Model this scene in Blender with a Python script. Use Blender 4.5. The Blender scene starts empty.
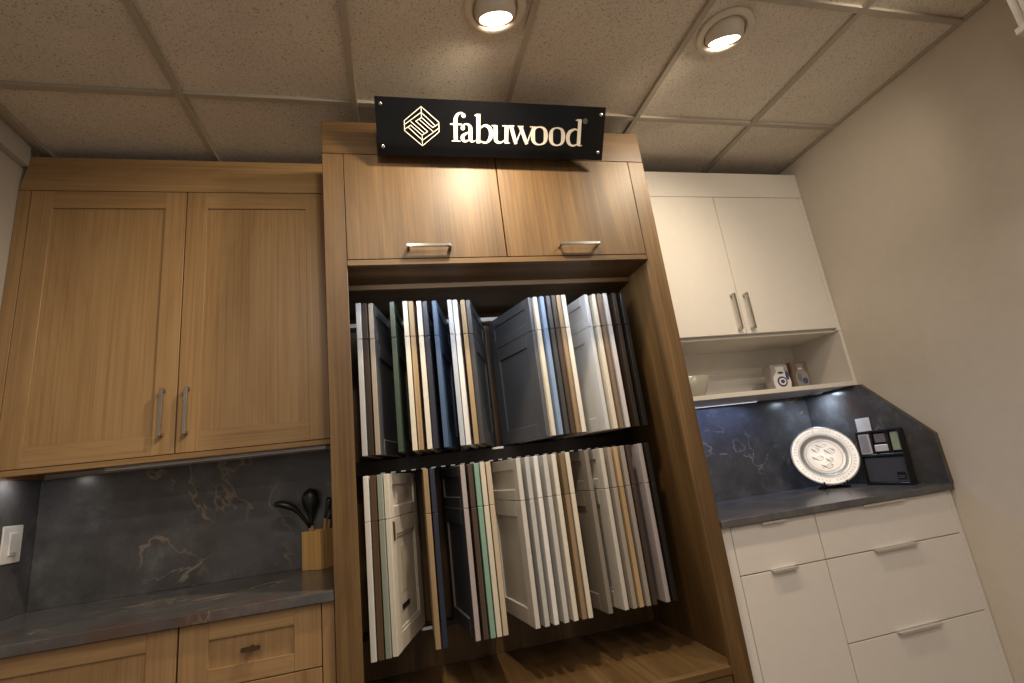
import bpy, bmesh, math, random
from mathutils import Vector, Matrix
random.seed(7)
PI = math.pi
scn = bpy.context.scene
COL = scn.collection

# ------------------------------------------------------------------ materials
def new_mat(name):
    m = bpy.data.materials.new(name); m.use_nodes = True
    nt = m.node_tree; b = nt.nodes['Principled BSDF']
    return m, nt, b

def N(nt, t, **kw):
    n = nt.nodes.new(t)
    for k, v in kw.items(): setattr(n, k, v)
    return n

def coords(nt, scale, rand=True):
    tc = N(nt, 'ShaderNodeTexCoord'); mp = N(nt, 'ShaderNodeMapping')
    mp.inputs['Scale'].default_value = scale
    if rand:
        oi = N(nt, 'ShaderNodeObjectInfo'); ad = N(nt, 'ShaderNodeVectorMath', operation='ADD')
        mu = N(nt, 'ShaderNodeMath', operation='MULTIPLY'); mu.inputs[1].default_value = 13.0
        nt.links.new(oi.outputs['Random'], mu.inputs[0])
        nt.links.new(tc.outputs['Object'], ad.inputs[0]); nt.links.new(mu.outputs[0], ad.inputs[1])
        nt.links.new(ad.outputs[0], mp.inputs['Vector'])
    else:
        nt.links.new(tc.outputs['Object'], mp.inputs['Vector'])
    return mp.outputs['Vector']

def ramp(nt, src, stops):
    r = N(nt, 'ShaderNodeValToRGB'); e = r.color_ramp.elements
    while len(e) < len(stops): e.new(0.5)
    for el, (p, c) in zip(e, stops): el.position = p; el.color = (*c, 1)
    nt.links.new(src, r.inputs['Fac']); return r.outputs['Color']

def mix(nt, fac, a, b, mode='MIX'):
    m = N(nt, 'ShaderNodeMix', data_type='RGBA', blend_type=mode)
    if isinstance(fac, (int, float)): m.inputs[0].default_value = fac
    else: nt.links.new(fac, m.inputs[0])
    for i, v in ((6, a), (7, b)):
        if isinstance(v, tuple): m.inputs[i].default_value = (*v, 1)
        else: nt.links.new(v, m.inputs[i])
    return m.outputs[2]

def plain(name, col, rough=0.5, metal=0.0, var=0.06, bump=0.0):
    m, nt, b = new_mat(name)
    v = coords(nt, (9, 9, 9))
    n = N(nt, 'ShaderNodeTexNoise'); n.inputs['Scale'].default_value = 2.5; n.inputs['Detail'].default_value = 4
    nt.links.new(v, n.inputs['Vector'])
    lo = tuple(c * (1 - var) for c in col); hi = tuple(min(1, c * (1 + var)) for c in col)
    nt.links.new(ramp(nt, n.outputs['Fac'], [(0.3, lo), (0.7, hi)]), b.inputs['Base Color'])
    b.inputs['Roughness'].default_value = rough; b.inputs['Metallic'].default_value = metal
    if bump:
        bp = N(nt, 'ShaderNodeBump'); bp.inputs['Strength'].default_value = bump; bp.inputs['Distance'].default_value = .001
        n2 = N(nt, 'ShaderNodeTexNoise'); n2.inputs['Scale'].default_value = 40
        nt.links.new(v, n2.inputs['Vector']); nt.links.new(n2.outputs['Fac'], bp.inputs['Height'])
        nt.links.new(bp.outputs['Normal'], b.inputs['Normal'])
    return m

def wood(name, dark, mid, light, axis=2, rough=0.38, contrast=1.0, grain=1.0, streak=.5, spec=.42):
    """wood grain running along the given axis"""
    m, nt, b = new_mat(name)
    s = [5.0 * grain] * 3; s[axis] = 0.45
    v = coords(nt, tuple(s))
    n1 = N(nt, 'ShaderNodeTexNoise'); n1.inputs['Scale'].default_value = 1.6; n1.inputs['Detail'].default_value = 5
    n1.inputs['Roughness'].default_value = .6; n1.inputs['Distortion'].default_value = .5
    nt.links.new(v, n1.inputs['Vector'])
    s2 = [85.0] * 3; s2[axis] = 1.0
    v2 = coords(nt, tuple(s2))
    n2 = N(nt, 'ShaderNodeTexNoise'); n2.inputs['Scale'].default_value = 1.4; n2.inputs['Detail'].default_value = 4
    nt.links.new(v2, n2.inputs['Vector'])
    c1 = ramp(nt, n1.outputs['Fac'], [(0.5 - .22 / contrast, dark), (0.5, mid), (0.5 + .22 / contrast, light)])
    c2 = ramp(nt, n2.outputs['Fac'], [(0.36, (.60, .57, .52)), (0.60, (1, 1, 1))])
    # cathedral rings
    s3 = [2.2] * 3; s3[axis] = 0.28
    v3 = coords(nt, tuple(s3))
    n3 = N(nt, 'ShaderNodeTexNoise'); n3.inputs['Scale'].default_value = 1.0; n3.inputs['Detail'].default_value = 1.5
    nt.links.new(v3, n3.inputs['Vector'])
    mu = N(nt, 'ShaderNodeMath', operation='MULTIPLY'); mu.inputs[1].default_value = 34
    nt.links.new(n3.outputs['Fac'], mu.inputs[0])
    fr = N(nt, 'ShaderNodeMath', operation='FRACT'); nt.links.new(mu.outputs[0], fr.inputs[0])
    c3 = ramp(nt, fr.outputs[0], [(0.0, (.80, .78, .74)), (0.25, (1, 1, 1)), (0.85, (1, 1, 1)), (1.0, (.86, .84, .80))])
    c = mix(nt, streak, c1, c2, 'MULTIPLY'); c = mix(nt, streak * .8, c, c3, 'MULTIPLY')
    nt.links.new(c, b.inputs['Base Color'])
    b.inputs['Roughness'].default_value = rough; b.inputs['Specular IOR Level'].default_value = spec
    bp = N(nt, 'ShaderNodeBump'); bp.inputs['Strength'].default_value = .12; bp.inputs['Distance'].default_value = .001
    nt.links.new(n2.outputs['Fac'], bp.inputs['Height']); nt.links.new(bp.outputs['Normal'], b.inputs['Normal'])
    return m

def stone(name, base=(.100, .098, .101), rough=0.24):
    m, nt, b = new_mat(name)
    v = coords(nt, (1, 1, 1), rand=False)
    n1 = N(nt, 'ShaderNodeTexNoise'); n1.inputs['Scale'].default_value = 6; n1.inputs['Detail'].default_value = 8; n1.inputs['Roughness'].default_value = .7
    nt.links.new(v, n1.inputs['Vector'])
    c = ramp(nt, n1.outputs['Fac'], [(0.3, tuple(x * .55 for x in base)), (0.55, base), (0.75, tuple(x * 1.9 for x in base))])
    def vein(scale, width, mask_scale, lo, col, seed, amount):
        nonlocal c
        nn = N(nt, 'ShaderNodeTexNoise', noise_dimensions='4D'); nn.inputs['Scale'].default_value = scale; nn.inputs['W'].default_value = seed
        nn.inputs['Detail'].default_value = 5; nn.inputs['Roughness'].default_value = .55; nn.inputs['Distortion'].default_value = .6
        nt.links.new(v, nn.inputs['Vector'])
        sb = N(nt, 'ShaderNodeMath', operation='SUBTRACT'); sb.inputs[1].default_value = .5
        ab = N(nt, 'ShaderNodeMath', operation='ABSOLUTE'); nt.links.new(nn.outputs['Fac'], sb.inputs[0]); nt.links.new(sb.outputs[0], ab.inputs[0])
        line = ramp(nt, ab.outputs[0], [(0.0, (1, 1, 1)), (width, (0, 0, 0))])
        mk = N(nt, 'ShaderNodeTexNoise', noise_dimensions='4D'); mk.inputs['Scale'].default_value = mask_scale; mk.inputs['W'].default_value = seed + 3
        mk.inputs['Detail'].default_value = 3
        nt.links.new(v, mk.inputs['Vector'])
        mm = ramp(nt, mk.outputs['Fac'], [(lo, (0, 0, 0)), (lo + .1, (amount,) * 3)])
        f = mix(nt, 1.0, line, mm, 'MULTIPLY')
        bw = N(nt, 'ShaderNodeRGBToBW'); nt.links.new(f, bw.inputs[0])
        c = mix(nt, bw.outputs[0], c, col)
    vein(1.7, .010, 2.2, .49, (.31, .235, .175), 1.3, .95)
    vein(2.6, .006, 3.0, .53, (.36, .31, .26), 7.7, .85)
    vein(1.1, .05, 2.6, .54, (.10, .055, .04), 4.1, .8)
    nt.links.new(c, b.inputs['Base Color'])
    b.inputs['Roughness'].default_value = rough
    return m

def ceiling_tile():
    m, nt, b = new_mat('acoustic tile')
    v = coords(nt, (1, 1, 1), rand=False)
    a = N(nt, 'ShaderNodeTexNoise'); a.inputs['Scale'].default_value = 210; a.inputs['Detail'].default_value = 2; a.inputs['Roughness'].default_value = .5; a.inputs['Distortion'].default_value = 1.2
    nt.links.new(v, a.inputs['Vector'])
    spots = ramp(nt, a.outputs['Fac'], [(.34, (0, 0, 0)), (.42, (1, 1, 1))])
    big = N(nt, 'ShaderNodeTexNoise'); big.inputs['Scale'].default_value = 5; big.inputs['Detail'].default_value = 6
    nt.links.new(v, big.inputs['Vector'])
    basec = ramp(nt, big.outputs['Fac'], [(.3, (.74, .68, .59)), (.7, (.82, .76, .66))])
    c = mix(nt, spots, (.30, .26, .21), basec)
    nt.links.new(c, b.inputs['Base Color']); b.inputs['Roughness'].default_value = .95
    bp = N(nt, 'ShaderNodeBump'); bp.inputs['Strength'].default_value = .5; bp.inputs['Distance'].default_value = .003
    n2 = N(nt, 'ShaderNodeTexNoise'); n2.inputs['Scale'].default_value = 120; n2.inputs['Detail'].default_value = 3
    nt.links.new(v, n2.inputs['Vector'])
    nt.links.new(n2.outputs['Fac'], bp.inputs['Height']); nt.links.new(bp.outputs['Normal'], b.inputs['Normal'])
    return m

def emit(name, col, s):
    m, nt, b = new_mat(name)
    b.inputs['Base Color'].default_value = (.9, .9, .9, 1)
    b.inputs['Emission Color'].default_value = (*col, 1); b.inputs['Emission Strength'].default_value = s
    return m

OAK_V = wood('light oak laminate upright grain', (.255, .150, .064), (.360, .222, .102), (.450, .295, .145), 2, contrast=.75, grain=.8, streak=.42)
OAK_H = wood('light oak laminate level grain', (.255, .150, .064), (.360, .222, .102), (.450, .295, .145), 0, contrast=.75, grain=.8, streak=.42)
WAL_V = wood('walnut laminate upright grain', (.066, .033, .0095), (.122, .066, .0215), (.205, .121, .043), 2, rough=.48, contrast=.9, streak=.6)
WAL_H = wood('walnut laminate level grain', (.066, .033, .0095), (.122, .066, .0215), (.205, .121, .043), 0, rough=.48, contrast=.9, streak=.6)
WAL_D = wood('walnut laminate grain front to back', (.072, .037, .0125), (.122, .068, .025), (.195, .116, .048), 1, rough=.4, contrast=.9, streak=.6)
BAMBOO = wood('bamboo', (.72, .43, .16), (.80, .50, .20), (.86, .57, .25), 2, rough=.35, contrast=1)
HANDLEWOOD = wood('beech handle', (.42, .22, .11), (.52, .29, .15), (.6, .35, .19), 2, rough=.5)
WHITE = plain('warm white laminate', (.71, .67, .62), .42, var=.015)
STONE = stone('dark veined stone')
EDGE = plain('dark stone edge', (.075, .068, .06), .4, var=.2)
TILE = ceiling_tile()
GRID = plain('painted grid metal', (.46, .41, .34), .5, var=.03)
WALLP = plain('greige wall paint', (.66, .60, .52), .9, var=.02, bump=.15)
WALLL = plain('off white wall paint', (.50, .46, .41), .9, var=.02, bump=.15)
FLOORM = wood('floor planks', (.13, .09, .06), (.19, .135, .09), (.25, .18, .12), 1)
NICKEL = plain('brushed nickel', (.48, .46, .43), .28, 1.0, var=.05)
CHROME = plain('polished steel', (.78, .77, .75), .16, 1.0, var=.03)
ALU = plain('satin aluminium', (.80, .79, .77), .35, 1.0, var=.03)
BRONZE = plain('antique bronze', (.16, .11, .07), .4, 1.0, var=.1)
ENGRAVE = plain('shaded engraving', (.30, .30, .30), .45, .6)
PEWTER = plain('engraved pewter', (.56, .56, .57), .36, .75, var=.05)
BLACKGLOSS = plain('black acrylic', (.003, .003, .0035), .06, var=.1)
BLACKGLOSS.node_tree.nodes['Principled BSDF'].inputs['Specular IOR Level'].default_value = .3
BLACK = plain('black plastic', (.012, .012, .013), .35, var=.1)
BLACKMETAL = plain('dark bronze rack metal', (.018, .014, .012), .35, .6, var=.1)
IVORY = plain('ivory lettering', (.80, .74, .64), .45, var=.01)
GREYMARK = plain('grey mark', (.22, .21, .2), .5)
SWITCHM = plain('white switch plastic', (.80, .78, .75), .3, var=.01)
SWITCHD = plain('grey switch line', (.25, .24, .23), .4)
CLIPM = plain('white clip plastic', (.75, .75, .74), .3, var=.02)
FIXT = plain('cream fixture enamel', (.74, .67, .56), .4, var=.02)
LAMPFACE = emit('lit lamp face', (1, .86, .66), 14)
LEDFACE = emit('lit led diffuser', (.80, .88, 1), 6)
LEDBLUE = emit('lit cool led diffuser', (.66, .78, 1), 1.2)
LEDWARM = emit('dim warm led diffuser', (1, .86, .72), .12)
LEDWARM.node_tree.nodes['Principled BSDF'].inputs['Base Color'].default_value = (.2, .17, .14, 1)
LEDOFF = plain('frosted led bar', (.55, .55, .55), .4)
GAPM = plain('shadow gap lining', (.03, .02, .014), .8)
NICHE = plain('warm white melamine', (.69, .65, .59), .5, var=.015)

# ------------------------------------------------------------------ mesh builder
class MB:
    def __init__(self): self.bm = bmesh.new(); self.mi = 0
    def _tag(self, before, mi):
        for f in self.bm.faces:
            if f not in before: f.material_index = mi
    def box(self, x0, x1, y0, y1, z0, z1, bevel=0.0, mi=0, seg=1):
        before = set(self.bm.faces)
        r = bmesh.ops.create_cube(self.bm, size=1)
        vs = r['verts']
        for v in vs:
            v.co = Vector(((x0 + x1) / 2 + v.co.x * (x1 - x0), (y0 + y1) / 2 + v.co.y * (y1 - y0), (z0 + z1) / 2 + v.co.z * (z1 - z0)))
        if bevel:
            es = list({e for v in vs for e in v.link_edges})
            bmesh.ops.bevel(self.bm, geom=es, offset=bevel, segments=seg, affect='EDGES', clamp_overlap=True)
        self._tag(before, mi); return self
    def prism(self, pts, axis, a, b, mi=0, bevel=0.0):
        """closed polygon pts (2d) pushed along axis from a to b"""
        before = set(self.bm.faces)
        def mk(u, v, w):
            return {0: (w, u, v), 1: (u, w, v), 2: (u, v, w)}[axis]
        A = [self.bm.verts.new(mk(u, v, a)) for u, v in pts]; B = [self.bm.verts.new(mk(u, v, b)) for u, v in pts]
        fs = [self.bm.faces.new(A), self.bm.faces.new(B[::-1])]
        n = len(pts)
        for i in range(n): fs.append(self.bm.faces.new((A[i], B[i], B[(i + 1) % n], A[(i + 1) % n])))
        bmesh.ops.recalc_face_normals(self.bm, faces=fs)
        if bevel:
            es = list({e for f in fs for e in f.edges})
            bmesh.ops.bevel(self.bm, geom=es, offset=bevel, segments=1, affect='EDGES', clamp_overlap=True)
        self._tag(before, mi); return self
    def lathe(self, prof, mat=Matrix(), n=40, mi=0, closed=False, sx=1, sy=1):
        """profile (r, z) turned round local z"""
        before = set(self.bm.faces)
        rings = []
        for r, z in prof:
            if r < 1e-6: rings.append([self.bm.verts.new(mat @ Vector((0, 0, z)))])
            else: rings.append([self.bm.verts.new(mat @ Vector((sx * r * math.cos(2 * PI * i / n), sy * r * math.sin(2 * PI * i / n), z))) for i in range(n)])
        if closed: rings.append(rings[0])
        fs = []
        for A, B in zip(rings, rings[1:]):
            for i in range(n):
                j = (i + 1) % n
                if len(A) == 1 and len(B) == 1: continue
                if len(A) == 1: fs.append(self.bm.faces.new((A[0], B[j], B[i])))
                elif len(B) == 1: fs.append(self.bm.faces.new((A[i], A[j], B[0])))
                else: fs.append(self.bm.faces.new((A[i], A[j], B[j], B[i])))
        for f in fs: f.smooth = True
        bmesh.ops.recalc_face_normals(self.bm, faces=fs)
        self._tag(before, mi); return self
    def tube(self, pts, rad, n=12, mi=0, sq=None):
        """round tube through points; rad is a number or one radius per point; sq=(a,b) flattens"""
        before = set(self.bm.faces)
        P = [Vector(p) for p in pts]
        R = rad if isinstance(rad, (list, tuple)) else [rad] * len(P)
        up = Vector((0, 0, 1)); rings = []; fs = []
        prev = None
        for i, p in enumerate(P):
            t = (P[min(i + 1, len(P) - 1)] - P[max(i - 1, 0)]).normalized()
            if prev is None:
                ref = Vector((0, 1, 0)) if abs(t.y) < .9 else Vector((1, 0, 0))
                u = (ref - t * ref.dot(t)).normalized()
            else: u = (prev - t * prev.dot(t)).normalized()
            prev = u; w = t.cross(u)
            a, b = sq if sq else (1, 1)
            rings.append([self.bm.verts.new(p + u * (a * R[i] * math.cos(2 * PI * k / n)) + w * (b * R[i] * math.sin(2 * PI * k / n))) for k in range(n)])
        for A, B in zip(rings, rings[1:]):
            for i in range(n): fs.append(self.bm.faces.new((A[i], A[(i + 1) % n], B[(i + 1) % n], B[i])))
        for f in fs: f.smooth = True
        fs.append(self.bm.faces.new(rings[0][::-1])); fs.append(self.bm.faces.new(rings[-1]))
        bmesh.ops.recalc_face_normals(self.bm, faces=fs)
        self._tag(before, mi); return self
    def ribbon(self, pts, th, origin, ux, uy, un, mi=0):
        """flat stroke of varying width: pts = (x, y, width); laid in a plane and given thickness th"""
        before = set(self.bm.faces)
        L, Rr = [], []
        for i, (x, y, w) in enumerate(pts):
            a = pts[max(i - 1, 0)]; b = pts[min(i + 1, len(pts) - 1)]
            d = Vector((b[0] - a[0], b[1] - a[1])); d = d.normalized() if d.length > 1e-9 else Vector((1, 0))
            nn = Vector((-d.y, d.x))
            L.append((x + nn.x * w / 2, y + nn.y * w / 2)); Rr.append((x - nn.x * w / 2, y - nn.y * w / 2))
        def P(q, h): return self.bm.verts.new(origin + ux * q[0] + uy * q[1] + un * h)
        LT = [P(q, th) for q in L]; RT = [P(q, th) for q in Rr]; LB = [P(q, 0) for q in L]; RB = [P(q, 0) for q in Rr]
        fs = []
        for i in range(len(pts) - 1):
            fs.append(self.bm.faces.new((LT[i], RT[i], RT[i + 1], LT[i + 1])))
            fs.append(self.bm.faces.new((LB[i], LT[i], LT[i + 1], LB[i + 1])))
            fs.append(self.bm.faces.new((RT[i], RB[i], RB[i + 1], RT[i + 1])))
        fs.append(self.bm.faces.new((LT[0], LB[0], RB[0], RT[0]))); fs.append(self.bm.faces.new((LT[-1], RT[-1], RB[-1], LB[-1])))
        bmesh.ops.recalc_face_normals(self.bm, faces=fs)
        self._tag(before, mi); return self
    def build(self, name, mats, parent=None, off=None):
        me = bpy.data.meshes.new(name)
        if off is None:
            off = Vector((0, 0, 0)); q = parent
            while q is not None: off += q.location; q = q.parent
        bmesh.ops.translate(self.bm, verts=self.bm.verts, vec=-Vector(off))
        self.bm.to_mesh(me); self.bm.free()
        for m in (mats if isinstance(mats, (list, tuple)) else [mats]): me.materials.append(m)
        o = bpy.data.objects.new(name, me); COL.objects.link(o)
        if parent is not None: o.parent = parent
        return o

def tag(o, label, cat, group=None, kind=None):
    o['label'] = label; o['category'] = cat
    if group: o['group'] = group
    if kind: o['kind'] = kind
    return o
def thing(name, label, cat, loc=(0, 0, 0), group=None, rot=(0, 0, 0)):
    e = bpy.data.objects.new(name, None); COL.objects.link(e)
    e.empty_display_size = .05
    e.location = loc; e.rotation_euler = rot
    return tag(e, label, cat, group)
def struct(name, mb, m):
    o = mb.build(name, m); o['kind'] = 'structure'; return o

# ------------------------------------------------------------------ dimensions
XL, XR, ZC = -1.663, 1.937, 2.648
TL, TR, TF, TZ = -.5105, .8216, -.6365, 2.5646        # display tower: outer sides, front plane, top
G = .6096; GX0, GY1 = -.995, -.642                      # ceiling grid
YB = -4.2

# ------------------------------------------------------------------ the setting
struct('floor', MB().box(XL - .1, XR + .1, YB, .1, -.05, 0), FLOORM)
struct('wall_back', MB().box(XL - .1, XR + .1, 0, .1, 0, ZC + .05), WALLP)
struct('wall_left', MB().box(XL - .1, XL, YB, 0, 0, ZC + .05), WALLL)
struct('wall_right', MB().box(XR, XR + .1, YB, 0, 0, ZC + .05), WALLP)
struct('ceiling', MB().box(XL, XR, YB, 0, ZC + .006, ZC + .05), TILE)
g = MB()
for k in range(-2, 7):
    x = GX0 + k * G
    if XL + .03 < x < XR - .01:
        g.box(x - .012, x + .012, YB, -.001, ZC - .008, ZC + .007, .001)
for k in range(-1, 7):
    y = GY1 - k * G
    if YB < y < 0:
        xs = [XL] + [GX0 + q * G for q in range(-1, 5)] + [XR]
        for a, b in zip(xs, xs[1:]):
            if b - a > .05: g.box(a + .012, b - .012, y - .012, y + .012, ZC - .007, ZC + .0065, .001)
struct('trim_1', g, GRID)
g = MB()                                                  # wall angle round the ceiling
g.box(XR - .022, XR - .0005, YB, -.022, ZC - .002, ZC + .006, .0008)
g.box(XL + .028, XL + .046, YB, -.022, ZC - .002, ZC + .006, .0008)
g.box(XL, XR, -.022, -.0005, ZC - .002, ZC + .006, .0008)
struct('trim_2', g, GRID)
g = MB().box(XL + .0005, XL + .0275, YB, -.31, 2.556, ZC + .005, .001)
struct('trim_3', g, WALLL)
struct('baseboard_right', MB().box(XR - .014, XR - .0005, YB, -.66, 0.0, .135, .003), WHITE)

# ------------------------------------------------------------------ cabinet helpers
def shaker(mb, x0, x1, z0, z1, yf, th=.020, fr=.074, rec=.0075, rail=None):
    """five-piece door facing -y; material 0 upright grain, 1 level grain"""
    r = rail or fr
    mb.box(x0 + fr - .002, x1 - fr + .002, yf + rec, yf + th, z0 + r - .002, z1 - r + .002)
    mb.box(x0, x0 + fr, yf, yf + th, z0, z1, .0012); mb.box(x1 - fr, x1, yf, yf + th, z0, z1, .0012)
    mb.box(x0 + fr, x1 - fr, yf, yf + th, z0, z0 + r, .0008, mi=1); mb.box(x0 + fr, x1 - fr, yf, yf + th, z1 - r, z1, .0008, mi=1)
    return mb

def bar_pull(mb, a, b, out=.032, rad=.0055, y=0):
    """square bar handle with two feet; a, b are (x, z) ends on a face at y"""
    d = Vector((b[0] - a[0], b[1] - a[1])).normalized()
    hx, hz = abs(d.y) * rad + abs(d.x) * 0, abs(d.x) * rad + abs(d.y) * 0
    x0, x1 = sorted((a[0], b[0])); z0, z1 = sorted((a[1], b[1]))
    mb.box(x0 - hx, x1 + hx, y - out, y - out + 2 * rad, z0 - hz, z1 + hz, .0015, seg=2)
    for (px, pz) in (a, b):
        cx = px + d.x * rad * (1 if (px, pz) == a else -1); cz = pz + d.y * rad * (1 if (px, pz) == a else -1)
        mb.box(cx - rad, cx + rad, y - out + rad, y + .0, cz - rad, cz + rad, .001)
    return mb

# ------------------------------------------------------------------ oak wall cabinet, left
yL = -.3062; x0, x1 = XL + .002, TL - .002
c = thing('wall_cabinet', 'oak two-door wall cabinet hanging left of the walnut display tower', 'cabinet', ((x0 + x1) / 2, -.15, 1.367))
m = MB()
m.box(x0, x0 + .018, yL + .022, -.001, 1.367, 2.46, .0008); m.box(x1 - .018, x1, yL + .022, -.001, 1.367, 2.46, .0008)
m.box(x0 + .018, x1 - .018, yL + .022, -.001, 1.385, 1.403, mi=1); m.box(x0 + .018, x1 - .018, yL + .022, -.001, 2.44, 2.458, mi=1)
m.box(x0 + .018, x1 - .018, -.012, -.001, 1.403, 2.44)
m.build('carcass', [OAK_V, OAK_H], c)
MB().prism([(x0, 2.4545), (x1, 2.4545), (x1, 2.604), (x0 + .026, 2.604)], 1, yL, yL + .02, bevel=.0012).build('crown_board', OAK_H, c)
MB().box(x0, x1, yL, yL + .02, 1.366, 1.386, .0015).build('light_rail', OAK_H, c)
MB().box(x0, -1.6195, yL + .0005, yL + .02, 1.3875, 2.453, .001).build('filler_strip', OAK_V, c)
MB().box(-.5485, x1, yL + .0005, yL + .02, 1.3875, 2.453, .001).build('filler_strip', OAK_V, c)
for (a, b, hx) in ((-1.617, -1.0825, -1.1225), (-1.0785, -.5505, -1.043)):
    d = shaker(MB(), a, b, 1.3885, 2.4515, yL, fr=.0745).build('door', [OAK_V, OAK_H], c)
    bar_pull(MB(), (hx, 1.453), (hx, 1.627), y=yL).build('handle', NICKEL, d)

# ------------------------------------------------------------------ white wall cabinet, right
yR = -.3486; x0, x1 = TR + .002, XR - .002
c = thing('wall_cabinet', 'white two-door wall cabinet with open shelf, right of the walnut tower', 'cabinet', ((x0 + x1) / 2, -.17, 1.386))
m = MB()
m.box(x0, x0 + .018, yR + .021, -.001, 1.386, 2.43, .0008)
m.box(x1 - .018, x1, yR + .002, -.001, 1.386, 1.668, .0008); m.box(x1 - .018, x1, yR + .021, -.001, 1.668, 2.43, .0008)
m.box(x0 + .018, x1 - .018, yR + .021, -.001, 1.668, 1.688); m.box(x0 + .018, x1 - .018, yR + .021, -.001, 2.41, 2.43)
m.box(x0 + .018, x1 - .018, -.016, -.001, 1.408, 1.668); m.box(x0 + .018, x1 - .018, -.016, -.001, 1.688, 2.41)
m.build('carcass', NICHE, c)
MB().box(x0 + .018, x1 - .018, yR + .001, -.017, 1.386, 1.407, .0012).build('shelf', NICHE, c)
MB().box(x0, x1, yR, yR + .02, 2.4315, 2.575, .0015).build('crown_board', WHITE, c)
MB().box(1.909, x1, yR + .0008, yR + .02, 1.669, 2.43, .001).build('filler_strip', WHITE, c)
MB().box(x0, .8535, yR + .0008, yR + .02, 1.669, 2.43, .001).build('filler_strip', WHITE, c)
for (a, b, hx) in ((.855, 1.3735, 1.335), (1.3755, 1.9075, 1.4075)):
    d = MB().box(a, b, yR, yR + .02, 1.684, 2.4295, .0015, seg=2).build('door', WHITE, c)
    bar_pull(MB(), (hx, 1.703), (hx, 1.886), y=yR).build('handle', NICKEL, d)

# ------------------------------------------------------------------ oak base cabinets, left
yB = -.622
def base_box(m, x0, x1, top, mats=None):
    m.box(x0, x0 + .018, yB + .022, -.03, .10, top); m.box(x1 - .018, x1, yB + .022, -.03, .10, top)
    m.box(x0 + .018, x1 - .018, yB + .022, -.03, .10, .118); m.box(x0 + .018, x1 - .018, -.04, -.03, .118, top)
    m.box(x0 + .018, x1 - .018, yB + .022, yB + .10, top - .018, top)
    m.box(x0, x1, yB + .075, yB + .09, 0.001, .10)
zt = .8735
c = thing('base_cabinet', 'oak base cabinet at the far left under the dark counter', 'cabinet', (-1.28, -.3, 0))
m = MB(); base_box(m, XL + .002, -.929, zt); m.build('carcass', [OAK_V, OAK_H], c)
d = shaker(MB(), XL + .022, -.9305, .120, .8705, yB, fr=.075, rail=.048).build('door', [OAK_V, OAK_H], c)
bar_pull(MB(), (-1.585, .62), (-1.585, .79), y=yB).build('handle', BRONZE, d)
c = thing('base_cabinet', 'oak drawer base cabinet with a bronze pull beside the walnut tower', 'cabinet', (-.735, -.3, 0))
m = MB(); base_box(m, -.926, TL - .003, zt); m.build('carcass', [OAK_V, OAK_H], c)
for (a, b) in ((.7035, .8705), (.412, .7005), (.12, .409)):
    d = shaker(MB(), -.9255, -.551, a, b, yB, fr=.075, rail=.046 if a > .7 else .06).build('drawer', [OAK_V, OAK_H], c)
    zz = .786 if a > .7 else b - .09
    k = MB(); k.lathe([(0, 0), (.006, 0), (.005, .012), (.006, .02), (0, .02)], Matrix.Translation((-.739, yB + .0075, zz)) @ Matrix.Rotation(PI / 2, 4, 'X'), n=16)
    k.box(-.764, -.714, yB - .018, yB - .008, zz - .006, zz + .006, .002, seg=2)
    k.build('handle', BRONZE, d)
MB().box(-.5485, TL - .003, yB + .001, yB + .021, .12, zt - .001, .001).build('filler_strip', OAK_V, c)

# ------------------------------------------------------------------ white base cabinets, right
zt = .887
def edge_pull(m, xa, xb, z):
    m.box(xa, xb, yB - .018, yB + .010, z + .0006, z + .0026, .0006)
    m.box(xa, xb, yB - .018, yB - .0155, z - .0055, z + .002, .0006)
c = thing('base_cabinet', 'narrow white base cabinet with one drawer, next to the walnut tower', 'cabinet', (1.05, -.3, 0))
m = MB(); base_box(m, TR + .003, 1.2405, zt); m.build('carcass', WHITE, c)
MB().box(TR + .003, .8665, yB + .001, yB + .021, .12, zt - .001, .001).build('filler_strip', WHITE, c)
d = MB().box(.8685, 1.2400, yB, yB + .02, .7195, .8835, .0012).build('drawer', WHITE, c)
m = MB(); edge_pull(m, .995, 1.100, .8835); m.build('handle', ALU, d)
d = MB().box(.8685, 1.2400, yB, yB + .02, .12, .7160, .0012).build('door', WHITE, c)
m = MB(); edge_pull(m, .995, 1.102, .7160); m.build('handle', ALU, d)
c = thing('base_cabinet', 'wide white base cabinet of three drawers against the right wall', 'cabinet', (1.58, -.3, 0))
m = MB(); base_box(m, 1.2425, XR - .003, zt); m.build('carcass', WHITE, c)
MB().box(1.9095, XR - .003, yB + .001, yB + .021, .12, zt - .001, .001).build('filler_strip', WHITE, c)
for (a, b) in ((.7195, .8835), (.4325, .7160), (.12, .4290)):
    d = MB().box(1.2430, 1.9080, yB, yB + .02, a, b, .0012).build('drawer', WHITE, c)
    m = MB(); edge_pull(m, 1.465, 1.670, b); m.build('handle', ALU, d)

# ------------------------------------------------------------------ stone worktops and splashes
tag(MB().box(XL + .002, TL - .002, -.642, -.001, .8745, .9035, .0015).build('countertop', STONE), 'dark veined stone worktop over the oak base cabinets', 'countertop')
tag(MB().box(XL + .022, TL - .002, -.0205, -.001, .9036, 1.3655, .001).build('backsplash', STONE), 'dark stone backsplash slab with rusty veins behind the bamboo utensil holder', 'backsplash')
prof = [(-.001, .9036), (-.001, 1.365), (-.33, 1.365), (-.64, 1.11), (-.64, .9036)]
tag(MB().prism(prof, 0, XL + .001, XL + .021, bevel=.001).build('side_splash', STONE), 'dark stone side splash carrying the white light switch', 'backsplash')
tag(MB().box(TR + .002, XR - .002, -.642, -.001, .888, .913, .0015).build('countertop', STONE), 'dark stone worktop over the white base cabinets', 'countertop')
tag(MB().box(TR + .002, XR - .022, -.0205, -.001, .9131, 1.3845, .001).build('backsplash', STONE), 'dark stone backsplash slab below the white open shelf', 'backsplash')
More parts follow.
